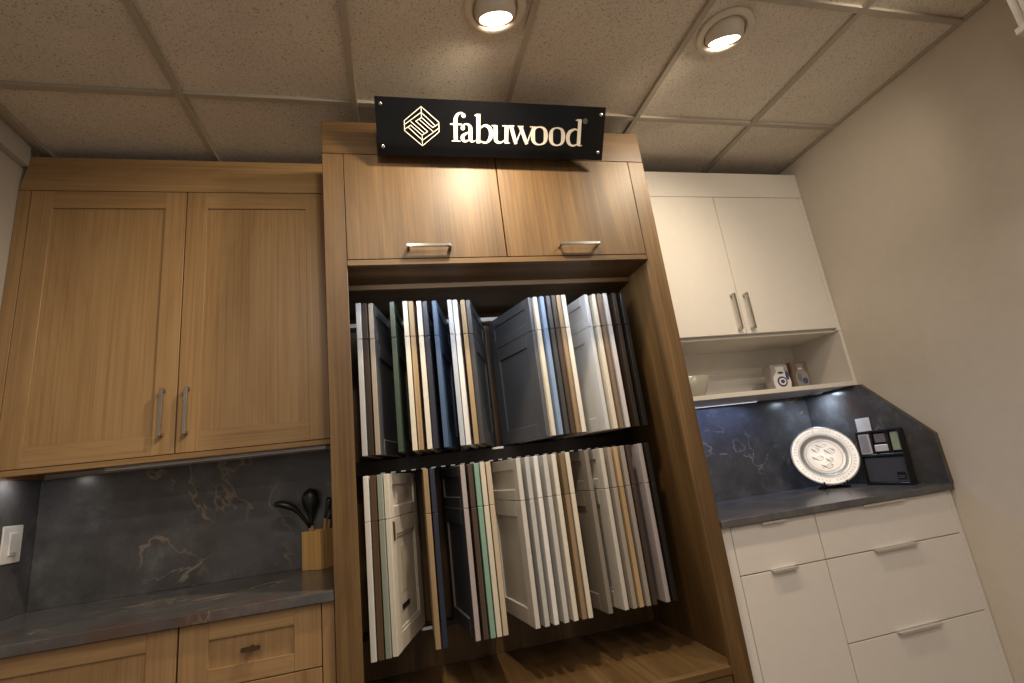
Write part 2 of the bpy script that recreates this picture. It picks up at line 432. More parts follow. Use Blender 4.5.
prof = [(-.001, .9131), (-.001, 1.3845), (-.368, 1.3845), (-.645, 1.12), (-.645, .9131)]
m = MB().prism(prof, 0, XR - .021, XR - .001)
for f in m.bm.faces:
    if abs(f.normal.x) < .5: f.material_index = 1
tag(m.build('side_splash', [STONE, EDGE]), 'dark stone side splash with a clipped corner on the right wall', 'backsplash')

# ------------------------------------------------------------------ led bars under the wall cabinets
def led_bar(x0, x1, y, z, label, face=None):
    t = thing('led_bar', label, 'light', ((x0 + x1) / 2, y, z), 'under-cabinet light bars')
    MB().box(x0, x1, y - .008, y + .008, z - .009, z, .001).build('housing', ALU, t)
    MB().box(x0 + .004, x1 - .004, y - .006, y + .006, z - .0105, z - .0092, .0004).build('diffuser', face or LEDOFF, t)
led_bar(-1.42, -.60, -.045, 1.385, 'slim light bar fixed under the oak wall cabinet', LEDWARM)
led_bar(.86, 1.54, -.10, 1.386, 'slim light bar fixed under the white open shelf', LEDBLUE)

# ------------------------------------------------------------------ walnut display tower
iL, iR = TL + .02, TR - .0405     # inner faces
t = thing('display_cabinet', 'tall walnut display tower between the oak and the white cabinets', 'cabinet', ((TL + TR) / 2, -.32, 0))
MB().box(TL, iL, TF + .021, -.001, 0.001, TZ, .001).build('side_panel', WAL_V, t)
MB().box(iR, TR, TF + .021, -.001, 0.001, TZ, .001).build('side_panel', WAL_V, t)
MB().box(iL, iR, -.04, -.001, .46, 1.956).build('back_panel', WAL_V, t)
m = MB(); m.box(TL, -.4365, TF, TF + .02, .001, 2.4185, .0012); m.build('stile', WAL_V, t)
m = MB(); m.box(.7500, TR, TF, TF + .02, .001, 2.4185, .0012); m.build('stile', WAL_V, t)
MB().box(TL, TR, TF, TF + .02, 2.4205, TZ, .0015).build('crown_board', WAL_H, t)
MB().box(iL, iR, TF + .03, -.001, TZ - .022, TZ - .002).build('top_panel', WAL_H, t)
MB().box(-.4355, .7490, TF + .0005, TF + .02, 1.957, 1.9785, .001).build('rail', WAL_H, t)
m = MB(); m.box(iL, iR, TF + .021, -.40, 1.976, 1.986); m.box(iL, iR, -.375, -.001, 1.958, 1.986)
m.box(iL, iR, -.40, -.375, 1.9555, 1.986, .002)
m.build('soffit', WAL_H, t)
for (a, b, ha, hb) in ((-.4345, .1535, -.223, -.058), (.1575, .7480, .368, .536)):
    d = MB().box(a, b, TF, TF + .02, 1.9805, 2.4185, .0012).build('door', WAL_V, t)
    bar_pull(MB(), (ha, 2.019), (hb, 2.019), y=TF, out=.034).build('handle', CHROME, d)
MB().box(iL, iR, TF + .021, -.041, .436, .459, .001).build('platform', WAL_D, t)
MB().box(-.4355, .7490, TF + .0005, TF + .02, .435, .459, .001).build('platform_edge', WAL_H, t)
d = MB().box(-.4335, .7470, TF + .004, TF + .02, .13, .4315, .0012).build('drawer', WAL_H, t)
bar_pull(MB(), (.07, .36), (.24, .36), y=TF + .004).build('handle', CHROME, d)

t = thing('led_bar', 'cool white light bar inside the top of the walnut tower', 'light', (.145, -.603, 1.975))
MB().box(-.40, .70, -.6145, -.594, 1.9705, 1.9757, .001).build('housing', ALU, t)
MB().box(-.395, .695, -.612, -.597, 1.9690, 1.9702, .0003).build('diffuser', LEDFACE, t)

# ------------------------------------------------------------------ door-sample rack
HY = -.088                                             # hinge line
t = thing('sample_rack', 'dark metal swing rack holding two rows of sample doors', 'rack', (.15, -.06, 1.26))
MB().box(iL + .004, iR - .004, -.165, -.041, 1.2325, 1.292, .002).build('middle_rail', BLACKMETAL, t)
MB().box(iL + .004, iR - .004, HY - .004, -.041, 1.896, 1.915, .0015).build('top_rail', CLIPM, t)
MB().box(iL + .004, iR - .004, HY - .004, -.041, .612, .630, .0015).build('bottom_rail', BLACKMETAL, t)
for k in range(26):
    x = -.3645 + .0412 * k
    MB().box(x - .010, x + .010, -.176, -.1655, 1.2335, 1.240, .001).build('clip', CHROME, t)
for (x, y, z) in ((.125, -.175, 1.287), (-.225, -.125, .6225)):
    MB().box(x - .026, x + .026, y, y + .02, z - .0045, z + .0045, .0015).build('stop_block', CLIPM, t)

def shaker_leaf(m, z0, z1, th, L, fr, rec, style):
    """a door leaf in the x-thickness, y-length, z plane, recessed on both sides"""
    h = th / 2; y0, y1 = -L, -.006
    before = set(m.bm.faces)
    if style == 'slab':
        m.box(-h, h, y0, y1, z0, z1, .0012)
    else:
        m.box(-h + rec, h - rec, y0 + fr - .002, y1 - fr + .002, z0 + fr - .002, z1 - fr + .002)
        m.box(-h, h, y0, y0 + fr, z0, z1, .0012); m.box(-h, h, y1 - fr, y1, z0, z1, .0012)
        m.box(-h, h, y0 + fr, y1 - fr, z0, z0 + fr, .0022); m.box(-h, h, y0 + fr, y1 - fr, z1 - fr, z1, .0012)
        if style == 'bead':
            b = .010
            for s in (-1, 1):
                xx = s * (h - rec)
                for (ya, yb_, za, zb) in ((y0 + fr, y0 + fr + b, z0 + fr, z1 - fr), (y1 - fr - b, y1 - fr, z0 + fr, z1 - fr),
                                          (y0 + fr, y1 - fr, z0 + fr, z0 + fr + b), (y0 + fr, y1 - fr, z1 - fr - b, z1 - fr)):
                    m.box(min(xx - .0, xx + s * .004), max(xx, xx + s * .004), ya, yb_, za, zb, .001)
    for f in m.bm.faces:
        f.normal_update()
        f.material_index = 1 if f.normal.x < -.9 else (2 if f.normal.x > .9 else 0)

LEAF_L, TH = .362, .0182
_mc = {}
def paint(col, rough=.38):
    k = tuple(col) + (rough,)
    if k not in _mc: _mc[k] = plain('painted sample finish', col, rough, var=.03)
    return _mc[k]
_wc = {}
def woodfin(col):
    if col not in _wc:
        _wc[col] = wood('stained wood sample', tuple(x * .75 for x in col), col, tuple(x * 1.2 for x in col), 2, rough=.45)
    return _wc[col]

COLS = {
    'light grey': (.42, .42, .42), 'espresso': ('w', (.035, .022, .015)), 'taupe': (.34, .29, .23), 'dark grey': (.085, .085, .09),
    'forest green': (.035, .055, .035), 'cream': (.60, .54, .43), 'tan wood': ('w', (.33, .225, .12)), 'ivory': (.64, .59, .50),
    'near-black navy': (.022, .024, .040), 'deep blue': (.055, .095, .17), 'pale steel grey': (.40, .43, .47), 'white': (.68, .66, .63),
    'charcoal': (.045, .045, .047), 'sky blue': (.20, .27, .40), 'dark brown': ('w', (.05, .032, .024)), 'honey oak': ('w', (.36, .25, .135)),
    'pale grey': (.50, .50, .50), 'taupe brown': ('w', (.20, .14, .095)), 'black': (.016, .013, .011), 'walnut brown': ('w', (.11, .065, .035)),
    'sage': (.27, .30, .25), 'navy': (.015, .020, .040), 'mauve grey': (.36, .31, .30), 'mint green': (.20, .34, .26), 'beige': (.50, .41, .29),
    'warm grey': (.54, .51, .46), 'smoke grey': (.46, .45, .43), 'grey green': (.50, .49, .46), 'caramel': ('w', (.25, .17, .095)),
    'dark taupe': (.20, .17, .14), 'greige': (.50, .46, .40), 'stone taupe': (.30, .26, .215), 'oak': ('w', (.42, .29, .155)), 'mushroom': (.27, .235, .20),
    'dim brown': ('w', (.07, .045, .03)), 'pearl grey': (.48, .45, .43),
}
def fin(n):
    c = COLS[n]
    return woodfin(c[1]) if c[0] == 'w' else paint(c)

# front-edge x, finish (front edge), finish left face, finish right face, style, description
UP = [(-.417, 'light grey', None, None, 'slab'), (-.3945, 'espresso', None, None, 'shaker'), (-.3705, 'taupe', None, 'dark grey', 'shaker'),
      (-.289, 'forest green', None, None, 'shaker'), (-.238, 'cream', None, None, 'slab'), (-.2155, 'tan wood', None, None, 'slab'),
      (-.184, 'ivory', None, None, 'slab'), (-.1605, 'near-black navy', None, None, 'shaker'), (-.122, 'deep blue', None, None, 'shaker'),
      (-.060, 'pale steel grey', None, None, 'slab'), (-.038, 'white', None, None, 'slab'), (-.006, 'honey oak', None, None, 'slab'),
      (.0165, 'charcoal', None, None, 'shaker'),
      (.284, 'dark grey', None, None, 'shaker'), (.3065, 'cream', None, None, 'slab'), (.336, 'sky blue', None, None, 'slab'),
      (.362, 'charcoal', None, None, 'slab'), (.3845, 'dark brown', None, None, 'slab'), (.407, 'tan wood', None, None, 'slab'),
      (.4295, 'ivory', None, None, 'slab'), (.537, 'pale grey', None, None, 'shaker'), (.572, 'cream', None, None, 'slab'),
      (.597, 'taupe brown', None, None, 'slab'), (.624, 'pearl grey', None, None, 'slab'), (.667, 'espresso', None, None, 'slab'),
      (.704, 'black', None, None, 'slab')]
LO = [(-.418, 'white', None, None, 'slab'), (-.3945, 'walnut brown', None, None, 'slab'), (-.371, 'sage', None, None, 'slab'),
      (-.3485, 'ivory', None, None, 'bead'), (-.207, 'tan wood', None, None, 'slab'), (-.1835, 'navy', None, None, 'shaker'),
      (-.0705, 'mauve grey', 'dark grey', None, 'shaker'), (-.0425, 'dim brown', None, None, 'slab'), (-.0185, 'mint green', None, None, 'slab'),
      (.004, 'cream', None, None, 'slab'), (.0265, 'beige', None, None, 'slab'), (.1445, 'warm grey', None, None, 'shaker'),
      (.1795, 'smoke grey', None, None, 'slab'), (.214, 'white', None, None, 'slab'), (.252, 'grey green', None, None, 'slab'),
      (.2875, 'ivory', None, None, 'slab'), (.320, 'caramel', None, None, 'slab'), (.3435, 'cream', None, None, 'slab'),
      (.424, 'dark taupe', None, None, 'shaker'), (.490, 'greige', None, None, 'bead'), (.5235, 'stone taupe', None, None, 'slab'),
      (.5500, 'oak', None, None, 'slab'), (.5785, 'mushroom', None, None, 'slab'), (.6025, 'dark brown', None, None, 'slab'),
      (.6585, 'mauve grey', None, None, 'slab'), (.688, 'black', None, None, 'slab')]
STYLE = {'slab': 'flat', 'shaker': 'recessed-panel', 'bead': 'bead-edged panel'}
def leaf(row, i, rows, zb, grp):
    xf, edge, fl, frt, style = rows[i]
    nm = 'upper' if row else 'lower'
    desc = edge
    left = rows[i - 1][1] if i else None; right = rows[i + 1][1] if i + 1 < len(rows) else None
    if left and right: lab = f'{desc} {STYLE[style]} sample door, {nm} row, between {left} and {right} ones'
    elif right: lab = f'{desc} {STYLE[style]} sample door at the left end of the {nm} row'
    else: lab = f'{desc} {STYLE[style]} sample door at the right end of the {nm} row'
    xh = -.3645 + .0412 * i
    a = math.asin((xf - xh) / LEAF_L)
    o = thing('door_sample', lab, 'sample door', (xh, HY, zb), grp, (0, 0, a))
    mats = [fin(edge), fin(fl or edge), fin(frt or edge)]
    H, HD = (.587, .146) if row else (.592, .155)
    m = MB(); shaker_leaf(m, 0, H - HD - .0018, TH, LEAF_L, .058, .0068, style); d = m.build('door_panel', mats, o, off=(0, 0, 0))
    m = MB(); shaker_leaf(m, H - HD, H, TH, LEAF_L, .040 if style != 'slab' else .05, .0055, 'slab' if style == 'slab' else 'shaker'); m.build('drawer_front', mats, o, off=(0, 0, 0))
    m = MB()
    for z0, z1 in ((.0, .03), (H - .03, H)): m.box(-.006, .006, -.0105, .0075, z0 + .001, z1 - .001, .001)
    m.box(-.002, .002, -.008, -.004, .03, H - .03)
    m.build('hinge_bracket', CHROME, o, off=(0, 0, 0))
    return o, d
for i in range(len(UP)): leaf(1, i, UP, 1.297, 'sample doors in the upper row')
for i in range(len(LO)):
    o, d = leaf(0, i, LO, .6345, 'sample doors in the lower row')
    if i == 3:      # black maker's tag and a printed sheet on the ivory leaf
        MB().box(TH / 2 - .0055, TH / 2 - .0042, -.265, -.175, .118, .136, .0003).build('name_tag', BLACK, o, off=(0, 0, 0))
        MB().box(TH / 2 - .0065, TH / 2 - .0052, -.255, -.170, .175, .330, .0004).build('sample_sheet', paint((.56, .50, .41)), o, off=(0, 0, 0))
        m = MB().box(TH / 2, TH / 2 + .006, -.342, -.332, .36, .425, .001); m.build('finger_pull', BRONZE, o, off=(0, 0, 0))

# ------------------------------------------------------------------ the black sign
SW, SH, SYAW, STILT = .910, .202, -.009, -.625
sx = Vector((math.cos(SYAW), math.sin(SYAW), 0)); sn0 = Vector((math.sin(SYAW), -math.cos(SYAW), 0))
su = Vector((0, 0, 1)) * math.cos(STILT) - sn0 * math.sin(STILT)
sn = sx.cross(su); sn = sn if sn.dot(sn0) > 0 else -sn
sb = Vector((.149, -.68, 2.389))
s = thing('sign', 'glossy black acrylic sign with ivory lettering above the tower doors', 'sign', tuple(sb))
R3 = Matrix((sx, su, sn)).transposed().to_4x4(); R3.translation = sb
def sbox(m, x0, x1, y0, y1, n0, n1, bevel=0):
    k = MB().box(x0, x1, y0, y1, n0, n1, bevel)
    bmesh.ops.transform(k.bm, matrix=R3, verts=k.bm.verts)
    me = bpy.data.meshes.new('tmp'); k.bm.to_mesh(me); k.bm.free(); m.bm.from_mesh(me); bpy.data.meshes.remove(me)
m = MB(); sbox(m, -SW / 2, SW / 2, 0, SH, -.006, 0, .0008); m.build('panel', BLACKGLOSS, s)
for (a, b) in ((-.4345, .178), (-.4345, .031), (.4345, .174), (.433, .0305)):
    MB().lathe([(0, .006), (.0055, .006), (.0075, .0035), (.0075, 0.0002), (0, .0002)], R3 @ Matrix.Translation((a, b, 0)), n=20).build('screw', CHROME, s)
for xx in (-.30, .30):   # arms that carry the tilted panel off the crown
    for h_ in (.02, .16):
        p0 = sb + sx * xx + su * h_ - sn * .0065
        MB().tube([p0, Vector((p0.x, TF - .0005, p0.z + (.012 if h_ < .1 else 0)))], .006, n=10).build('standoff', BLACKMETAL, s)

def cr(pts, n=8):
    """catmull-rom through (x, y, w)"""
    out = []
    P = [pts[0]] + list(pts) + [pts[-1]]
    for i in range(1, len(P) - 2):
        for k in range(n):
            u = k / n
            out.append(tuple(.5 * ((2 * P[i][j]) + (-P[i - 1][j] + P[i + 1][j]) * u + (2 * P[i - 1][j] - 5 * P[i][j] + 4 * P[i + 1][j] - P[i + 2][j]) * u * u
                                   + (-P[i - 1][j] + 3 * P[i][j] - 3 * P[i + 1][j] + P[i + 2][j]) * u ** 3) for j in range(3)))
    out.append(tuple(pts[-1])); return out
# letters are drawn upright with the baseline at 0, in metres, then set on a slightly sloping baseline
TW = MB()
def base_at(x): return .0562 - .0042 * (x + .18) / .54
def stroke(x0, pts, curve=True, n=8):
    q = [(x0 + x, y + base_at(x0 + x), w) for x, y, w in pts]
    TW.ribbon(cr(q, n) if curve else q, .0016, sb, sx, su, sn)
def blob(x0, cx, cy, r):
    stroke(x0, [(cx - r, cy, .0005)] + [(cx - r * math.cos(PI * k / 10), cy, 2 * r * math.sin(PI * k / 10)) for k in range(1, 10)] + [(cx + r, cy, .0005)], False)
X = .0655                       # x-height
def ring(x0, cx, rx, ry, cy, thick, thin, tilt=0.0):
    pts = []
    for k in range(41):
        a = 2 * PI * k / 40 + tilt
        w = thin + (thick - thin) * abs(math.cos(a - tilt)) ** 1.6
        c_, s_ = math.cos(a), math.sin(a)
        pts.append((cx + (rx - w / 2 * abs(c_)) * c_, cy + (ry - thin / 2) * s_, w))
    stroke(x0, pts, False)
# f
x = -.181
stroke(x, [(.0215, .001, .0150), (.0215, .066, .0150), (.0220, .080, .0140), (.027, .092, .0110), (.037, .1005, .0070), (.047, .1015, .0060), (.053, .0985, .0050)])
blob(x, .0525, .0930, .0078)
stroke(x, [(.001, .0615, .0055), (.046, .0615, .0055)], False)
stroke(x, [(.006, .0018, .0036), (.040, .0018, .0036)], False)
# a
x = -.142
stroke(x, [(.0405, .048, .0150), (.0405, .016, .0150), (.0425, .006, .0120), (.048, .0025, .0075), (.056, .004, .0035), (.064, .009, .0020)])
stroke(x, [(.0405, .044, .0150), (.0395, .053, .0140), (.034, .0610, .0085), (.0255, .0640, .0050), (.016, .0615, .0055), (.010, .055, .0060)])
blob(x, .0105, .0495, .0082)
stroke(x, [(.0385, .036, .0050), (.026, .0315, .0065), (.012, .0225, .0120), (.0088, .0135, .0150), (.0135, .0045, .0110), (.022, .0022, .0075), (.031, .006, .0045), (.0385, .013, .0030)])
# b
x = -.0865
stroke(x, [(.0155, -.003, .0150), (.0155, .1015, .0150)], False)
stroke(x, [(.001, .0945, .0030), (.011, .0985, .0090)], False)
stroke(x, [(.0205, .047, .0035), (.032, .0585, .0065), (.0455, .0615, .0090), (.0600, .053, .0140), (.0665, .034, .0160), (.0620, .0150, .0135), (.051, .0025, .0080), (.038, .0000, .0065), (.024, .005, .0050), (.016, .010, .0040)])
# u
x = -.0185
stroke(x, [(.0165, .0640, .0150), (.0165, .018, .0150), (.0205, .0075, .0130), (.0300, .0022, .0100), (.042, .0045, .0060), (.0545, .014, .0035)])
stroke(x, [(.001, .0625, .0038), (.0165, .0640, .0038)], False)
stroke(x, [(.0600, .0650, .0150), (.0600, -.0005, .0150)], False)
stroke(x, [(.043, .0635, .0038), (.058, .0650, .0038)], False)
stroke(x, [(.058, .0012, .0040), (.0755, .0022, .0030)], False)
# w
x = .0505
stroke(x, [(.0085, .0645, .0155), (.0305, .000, .0130)], False)
stroke(x, [(.0300, .002, .0045), (.0520, .0560, .0045)], False)
stroke(x, [(.0470, .0645, .0155), (.0755, .000, .0130)], False)
stroke(x, [(.0750, .002, .0045), (.0985, .0640, .0045)], False)
for a, b in ((-.001, .0225), (.036, .0600), (.0865, .1095)):
    stroke(x, [(a, .0650, .0036), (b, .0650, .0036)], False)
# o, o
ring(.1415, .0355, .0355, .0350, .0330, .0170, .0050, .08)
ring(.2165, .0350, .0345, .0350, .0330, .0170, .0050, .08)
# d
x = .2895
stroke(x, [(.0560, .1015, .0150), (.0560, .002, .0150)], False)
stroke(x, [(.0385, .0965, .0030), (.052, .0990, .0080)], False)
stroke(x, [(.054, .0012, .0040), (.0720, .0032, .0030)], False)
stroke(x, [(.0525, .0555, .0040), (.042, .0630, .0060), (.029, .0610, .0090), (.0135, .0500, .0140), (.0082, .0310, .0160), (.0130, .0130, .0135), (.024, .0030, .0085), (.036, .0015, .0065), (.047, .0060, .0045), (.0535, .0130, .0035)])
TW.build('lettering', IVORY, s)
TW = MB()
TW_pts = [(.3690 + .0085 * math.cos(2 * PI * k / 24), .1475 + .0085 * math.sin(2 * PI * k / 24), .0020) for k in range(25)]
TW.ribbon(TW_pts, .0014, sb, sx, su, sn)
for q in ([(.3664, .1425, .0018), (.3664, .1525, .0018)], [(.3664, .1520, .0018), (.3705, .1515, .0018), (.3716, .1497, .0018), (.3700, .1482, .0018), (.3664, .1478, .0018)], [(.3688, .1478, .0018), (.3722, .1425, .0018)]):
    TW.ribbon(q, .0014, sb, sx, su, sn)
TW.build('registered_mark', GREYMARK, s)
# line emblem: six-sided outline round a folded, point-symmetric line
LG = MB()
ox, oy = -.2875, .1056; kx, ky = .1290 / 350.0, .1366 / 402.0
def lg(*seg):
    for (ax, ay), (bx_, by_) in seg:
        q = []
        for px, py in ((ax, ay), (bx_, by_)): q.append((ox + (px - 273) * kx, oy - (py - 319) * ky - .00, .0026))
        dx, dy = q[1][0] - q[0][0], q[1][1] - q[0][1]; L_ = math.hypot(dx, dy); e = .0014
        q = [(q[0][0] - dx / L_ * e, q[0][1] - dy / L_ * e, .0026), (q[1][0] + dx / L_ * e, q[1][1] + dy / L_ * e, .0026)]
        LG.ribbon(q, .0016, sb, sx, su, sn)
def sym(a, b): lg((a, b), ((546 - a[0], 638 - a[1]), (546 - b[0], 638 - b[1])))
sym((273, 118), (448, 270)); sym((448, 270), (448, 370)); sym((448, 370), (273, 520))
sym((273, 118), (273, 228)); sym((273, 175), (98, 308)); sym((273, 178), (407, 302)); sym((273, 228), (385, 327)); sym((385, 327), (448, 284))
sym((273, 228), (215, 268)); lg(((215, 268), (331, 370))); sym((247, 247), (381, 363))
LG.build('emblem', IVORY, s)

# ------------------------------------------------------------------ recessed gimbal lights
def downlight(x, y, aim, beam, watts, label):
    t = thing('ceiling_light', label, 'light', (x, y, ZC), 'round recessed ceiling lights')
    M0 = Matrix.Translation((x, y, ZC))
    MB().lathe([(.102, .0055), (.102, -.002), (.098, -.006), (.080, -.0085), (.076, -.005), (.074, .0055)], M0, n=56, closed=True).build('trim_ring', FIXT, t)
    d = (Vector(aim) - Vector((x, y, ZC))).normalized()
    q = Vector((0, 0, -1)).rotation_difference(d).to_matrix().to_4x4()
    M1 = Matrix.Translation((x, y, ZC + .026)) @ q
    b = MB().lathe([(.070, .02), (.0715, -.004), (.070, -.024), (.066, -.043), (.060, -.0505), (.056, -.052), (.0545, -.0505)], M1, n=48)
    b = b.build('eyeball', FIXT, t)
    MB().lathe([(0, -.0495), (.0535, -.0495), (.0535, -.047), (0, -.047)], M1, n=40).build('lamp_face', LAMPFACE, b)
    l = bpy.data.lights.new('gimbal spot', 'SPOT'); l.energy = watts; l.color = (1, .83, .60)
    l.spot_size = math.radians(142); l.spot_blend = 1.0; l.shadow_soft_size = .045
    lo = bpy.data.objects.new('gimbal_spot', l); COL.objects.link(lo)
    lo.location = Vector((x, y, ZC + .026)) + d * .062; lo.rotation_euler = (Vector(beam) - lo.location).to_track_quat('-Z', 'Y').to_euler()
A1, A2 = (.096, -1.108), (.968, -1.107)
downlight(*A1, (.20, -.60, 1.55), (-.10, -.6365, 1.95), 80, 'round recessed ceiling light directly above the black sign')
downlight(*A2, (1.12, -.60, 1.55), (.70, -.62, 1.90), 47, 'round recessed ceiling light nearer to the right wall')

# ------------------------------------------------------------------ bits on the right counter and shelf
# engraved plate on a small black easel
pl = thing('plate', 'round silver engraved plate leaning upright on the right dark counter', 'plate', (1.754, -.214, 1.070), rot=(0, 0, 0))
yaw, tilt, PR = -.55, .36, .149
r_ = Vector((math.cos(yaw), math.sin(yaw), 0)); n0 = Vector((math.sin(yaw), -math.cos(yaw), 0))
u_ = Vector((0, 0, 1)) * math.cos(tilt) - n0 * math.sin(tilt); n_ = r_.cross(u_)
if n_.dot(n0) < 0: n_ = -n_
MP = Matrix((r_, u_, n_)).transposed().to_4x4(); MP.translation = Vector((1.754, -.214, 1.070))
MB().lathe([(0, -.0085), (.085, -.0085), (.094, -.006), (.102, .001), (.110, .0025), (.140, .0045), (.1475, .0050), (.149, .0035), (.147, .0015), (.110, -.001), (.100, -.004), (.092, -.011), (.084, -.0125), (0, -.0125)], MP, n=72).build('dish', PEWTER, pl)
m = MB()   # raised engraved border and centre scene
def pr(pts, w=.0022, h=.0012, lift=.0): m.ribbon([(a, b, w) for a, b in pts], h, Vector(MP.translation) + n_ * lift, r_, u_, n_)
for rr, li in ((.1435, .0045), (.113, .0026), (.091, -.0072), (.078, -.0085)):
    pr([(rr * math.cos(2 * PI * k / 64), rr * math.sin(2 * PI * k / 64)) for k in range(65)], .0018, .0009, li)
rs = random.Random(3)
for k in range(52):
    a = 2 * PI * k / 52
    if k % 13 in (0,): continue
    for _ in range(2):
        r0, r1 = .121 + rs.random() * .004, .131 + rs.random() * .004; da = (rs.random() - .5) * .07
        pr([(r0 * math.cos(a), r0 * math.sin(a)), (r1 * math.cos(a + da), r1 * math.sin(a + da))], .0016, .0012, .0032)
for (cx, cy, w_, n1) in ((-.028, .032, .035, 3), (.030, .018, .045, 4), (-.030, -.008, .05, 3), (.018, -.022, .03, 3), (0, -.052, .05, 3), (0, .055, .05, 2)):
    for q in range(n1):
        pr([(cx + (k / 6 - .5) * w_, cy + q * .007 - .008 + .005 * math.sin(k * 1.3 + q)) for k in range(7)], .002, .0014, -.0085)
m.build('engraving', ENGRAVE, pl)
e = thing('plate_easel', 'small black easel carrying the silver plate', 'stand', (1.76, -.23, .914))
m = MB()
bc = MP.translation - u_ * PR
for sd in (-1, 1):
    f = Vector((bc.x, bc.y, 0)) + r_ * sd * .048
    g0 = Vector((f.x, f.y, .936)) + n0 * .022
    m.tube([g0 + Vector((0, 0, .016)), g0 + Vector((0, 0, .002)), g0 - n0 * .012 + Vector((0, 0, -.012)), Vector((f.x, f.y, .918)) - n0 * .030, Vector((f.x, f.y, .918)) - n0 * .10], .0035, n=8)
    m.tube([Vector((f.x, f.y, .918)) - n0 * .030, Vector((f.x, f.y, 1.03)) - n0 * .080 ], .003, n=8)
mid = Vector((bc.x, bc.y, .918)) - n0 * .03
m.tube([mid - r_ * .07, mid + r_ * .07], .0035, n=8); m.tube([mid - r_ * .05 - n0 * .07, mid + r_ * .05 - n0 * .07], .0035, n=8)
m.build('wire_frame', BLACKMETAL, e)
# black sample display, leaning on the side splash and facing left
DX, DY, DT = 1.874, -.414, .07
MD = Matrix.Translation((DX, DY, .914)) @ Matrix.Rotation(-PI / 2, 4, 'Z') @ Matrix.Rotation(-DT, 4, 'X')
dcol = {k: plain('sample chip', v, .4) for k, v in dict(lilac=(.36, .33, .33), grey=(.22, .20, .20), white=(.72, .71, .70), green=(.42, .50, .33), coal=(.075, .077, .085)).items()}
def dpart(name, boxes, mt, par):
    k = MB()
    for b in boxes: k.box(*b)
    bmesh.ops.transform(k.bm, matrix=MD, verts=k.bm.verts)
    return k.build(name, mt, par)
dc = thing('sample_display', 'black upright display of small finish samples against the right side splash', 'display', (DX, DY, .914))
W2, HH = .112, .247
dpart('case', [(-W2, W2, .004, .016, 0, HH, .001), (-W2, -W2 + .007, -.014, .004, 0, HH, .001), (W2 - .007, W2, -.014, .004, 0, HH, .001),
               (-W2 + .007, W2 - .007, -.014, .004, 0, .010, .001), (-W2 + .007, W2 - .007, -.014, .004, HH - .010, HH, .001), (-W2 + .007, W2 - .007, -.014, .004, .128, .138, .001),
               (-.040, -.030, -.012, .004, .138, HH - .01, .001), (.044, .054, -.012, .004, .138, HH - .01, .001)], BLACK, dc)
k = dpart('sample_frame', [(-.103, -.043, -.010, .003, .140, .234, .002)], dcol['white'], dc)
dpart('sample_face', [(-.096, -.052, -.012, -.0102, .148, .228, .0005)], dcol['lilac'], k)
dpart('sample_chip', [(-.022, .034, -.006, .003, .190, .230, .001)], dcol['grey'], dc)
dpart('sample_chip', [(-.026, .040, -.012, .003, .148, .180, .003)], dcol['white'], dc)
dpart('sample_chip', [(.060, .098, -.006, .003, .150, .232, .001)], dcol['green'], dc)
k = dpart('lower_panel', [(-.101, .101, -.004, .003, .012, .122, .001)], dcol['coal'], dc)
dpart('badge', [(.048, .090, -.0055, -.0042, .022, .056, .0005)], BLACK, k)
dpart('badge_line', [(.054, .084, -.0062, -.0056, .030, .032), (.054, .084, -.0062, -.0056, .037, .039)], GREYMARK, k)
kk = dpart('card', [(-W2 - .010, -.045, .0175, .0195, 0, .312, .0005)], dcol['white'], None)
tag(kk, 'white card standing up behind the black sample display', 'card')
# shelf ornaments
def block(x0, x1, z1, dark, label):
    t = thing('printed_block', label, 'ornament', ((x0 + x1) / 2, -.17, 1.407), 'printed blocks on the open shelf')
    MB().box(x0, x1, -.20, -.14, 1.408, z1, .004, seg=2).build('block', dark, t)
    return t
PB1 = plain('grey glazed block', (.36, .33, .31), .2); PB2 = plain('brown glazed block', (.16, .115, .085), .2)
BLUE = plain('cobalt glaze', (.05, .06, .16), .25); PALE = plain('pale glaze', (.70, .68, .66), .25); GREYB = plain('slate glaze', (.14, .13, .16), .25)
def disc(name, par, cx, cz, rx, rz, y, mt, n=28, th=.0012):
    k = MB(); pts = [(cx + rx * math.cos(2 * PI * i / n), cz + rz * math.sin(2 * PI * i / n)) for i in range(n)]
    k.prism(pts, 1, y - th, y); return k.build(name, mt, par)
def vase(par, cx, z0, w, h, mt, y=-.2005):
    p = [(.30, 0), (.42, .06), (.50, .30), (.46, .55), (.30, .72), (.22, .82), (.26, .95), (.24, 1.0)]
    pts = [(cx + a * w, z0 + b * h) for a, b in p] + [(cx - a * w, z0 + b * h) for a, b in reversed(p)]
    k = MB(); k.prism(pts, 1, y - .0015, y); return k.build('jug_print', mt, par)
b1 = block(1.583, 1.690, 1.546, PB1, 'grey block printed with a white and blue jug, on the open shelf')
v = vase(b1, 1.636, 1.412, .106, .122, PALE)
for (a, b_, q, w_, mt, yy) in ((1.636, 1.456, .030, .027, BLUE, -.202), (1.636, 1.456, .021, .018, PALE, -.2032), (1.636, 1.456, .012, .010, BLUE, -.2044),
                               (1.672, 1.486, .010, .024, BLUE, -.202), (1.636, 1.502, .018, .006, BLUE, -.202)):
    disc('blue_print', v, a, b_, q, w_, yy, mt)
b2 = block(1.708, 1.815, 1.553, PB2, 'brown block printed with a glass jar, on the open shelf')
v = vase(b2, 1.762, 1.414, .080, .125, GREYMARK)
for (a, b_, q, w_, mt) in ((1.748, 1.47, .012, .022, GREYB), (1.776, 1.45, .016, .016, BLUE), (1.760, 1.515, .014, .005, PALE)):
    disc('jar_print', v, a, b_, q, w_, -.202, mt)
GLASS = plain('frosted glass', (.50, .48, .41), .25, var=.03)
GLASS.node_tree.nodes['Principled BSDF'].inputs['Transmission Weight'].default_value = .35
